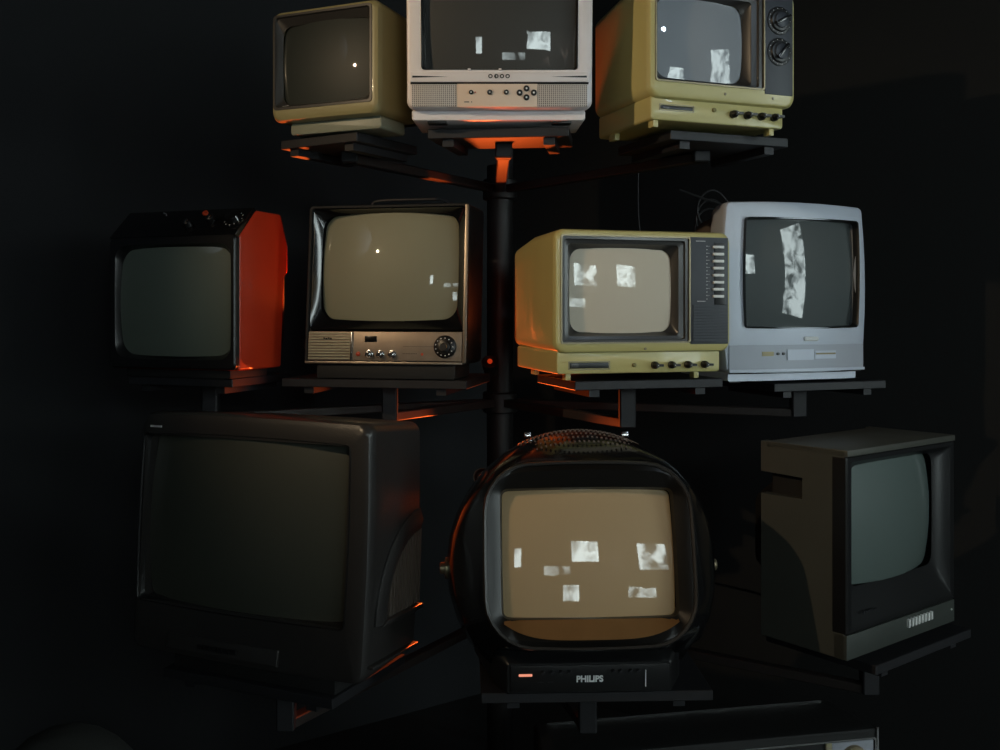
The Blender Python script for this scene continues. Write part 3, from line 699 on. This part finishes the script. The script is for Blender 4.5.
# ------------------------------------------------------------------ ceiling spotlights, two of them added
def spotlight(x, y, z, aim, label, power, col, cone, size, blend=.6):
    e = empty('spotlight', (x, y, z)); tag(e, label, 'lamp')
    d = (Vector(aim)-Vector((x, y, z))).normalized(); q = d.to_track_quat('-Z', 'Y').to_matrix().to_4x4()
    bm = bmesh.new(); seg = 28; rs = [[bm.verts.new(q @ Vector((rr*math.cos(2*PI*i/seg), rr*math.sin(2*PI*i/seg), zz))) for i in range(seg)] for zz, rr in ((.16, .02), (.16, .045), (.0, .055), (.0, .050), (.05, .04))]
    for a, b in zip(rs, rs[1:]):
        for i in range(seg): bm.faces.new((a[i], a[(i+1) % seg], b[(i+1) % seg], b[i]))
    bm.faces.new(rs[0]); bm.faces.new(rs[-1])
    fin('housing', bm, M['black'], e)
    box('bracket', -.01, .01, -.01, .01, .06, CEIL-z, M['black'], e, .002)
    l = lamp('spot_light', 'SPOT', tuple(d*.01), tuple(d*2), power, col, size, cone, blend); l.parent = e
    return e
spotlight(1.7, .2, 1.35, (.62, 2.2, .15), 'black ceiling spotlight near the right wall', COOL_SPOT, (.68, .84, 1), 34, .04)
spotlight(-1.4, .85, .85, (.30, 2.2, .10), 'black spotlight hanging left of the camera and aimed at the televisions', WARM_SPOT, (1, .74, .46), 58, .013, .9)
spotlight(-2.1, .9, 1.2, (-1.75, 2.5, .5), 'added ceiling spotlight brightening the left wall', WALL_FILL, (.70, .86, 1), 72, .40, 1.0)  # unseen lamp added to lift the left wall's brightness
spotlight(1.3, -.5, 1.45, (1.2, FY, .1), 'added ceiling spotlight brightening the painted letters', LETTER_FILL, (1, .88, .80), 46, .05)  # unseen lamp added so the letters show in the tube reflections

# ------------------------------------------------------------------ backlit photographs in the room (seen in the tubes)
def picture_mat(name, seed, level, tint=(.85, 1, 1)):
    m = bpy.data.materials.new(name); m.use_nodes = True; n, l = nodes(m); b = n['Principled BSDF']
    b.inputs['Base Color'].default_value = (.02, .02, .02, 1)
    tc = n.new('ShaderNodeTexCoord'); mp = n.new('ShaderNodeMapping'); mp.inputs['Location'].default_value = (seed, seed*2, 0)
    l.new(tc.outputs['Object'], mp.inputs[0])
    nz = n.new('ShaderNodeTexNoise'); nz.inputs['Scale'].default_value = 3.2; nz.inputs['Detail'].default_value = 6; nz.inputs['Distortion'].default_value = .6
    l.new(mp.outputs[0], nz.inputs['Vector'])
    cr = n.new('ShaderNodeValToRGB'); cr.color_ramp.elements[0].position = .36; cr.color_ramp.elements[0].color = (.04, .05, .05, 1)
    cr.color_ramp.elements[1].position = .56; cr.color_ramp.elements[1].color = (*tint, 1)
    l.new(nz.outputs['Fac'], cr.inputs[0]); l.new(cr.outputs[0], b.inputs['Emission Color']); b.inputs['Emission Strength'].default_value = level
    return m
def picture(x0, x1, z0, z1, label, seed, level=5, wall='front', y=0):
    e = empty('backlit_photograph', ((x0+x1)/2, FY, (z0+z1)/2) if wall == 'front' else (RX, y, (z0+z1)/2))
    tag(e, label, 'picture', None)
    hw, hh = (x1-x0)/2, (z1-z0)/2
    a = box('frame', -hw-.01, hw+.01, .0, .03, -hh-.01, hh+.01, M['black'], e, .002)
    s = box('photograph', -hw, hw, .03, .034, -hh, hh, picture_mat('photo %s' % seed, seed, level*PIC_LEVEL), e)
    if wall == 'right': e.rotation_euler = (0, 0, R(90))
    return e
picture(.55, 1.05, .40, .78, 'backlit photograph of two people on the wall behind the camera', 3.1, 6)
picture(1.85, 2.50, .25, .75, 'larger backlit photograph to the right of the middle one', 5.7, 5)
picture(3.2, 3.95, .25, .85, 'backlit photograph nearest the right corner behind the camera', 8.3, 5)
picture(-.48, -.36, .30, .64, 'narrow upright backlit photograph behind the camera', 1.9, 5)
picture(.05, .52, .17, .32, 'wide low backlit strip photograph under the middle one', 2.6, 2.5)
picture(.38, .66, -.30, -.02, 'small squarish backlit photograph in the low row behind the camera', 9.4, 5)
picture(1.55, 2.15, -.26, -.06, 'wide backlit photograph in the low row behind the camera', 11.2, 4)
picture(-.42, .42, -.85, 1.50, 'tall backlit photograph filling the right side wall', 14.9, 3.8, 'right', .05)
for ch_, x in (('V', 1.38), ('A', .95)):
    o = text('wall_letter', ch_, .34 if ch_ == 'V' else .26, (x, FY+.012, .34 if ch_ == 'V' else .16), M['ivory'], None, (PI/2, 0, PI), .006, .01, .8)
    tag(o, 'painted letter %s on the wall behind the camera' % ch_, 'letter')

for o in bpy.data.objects:
    if '_slant' in o: del o['_slant']
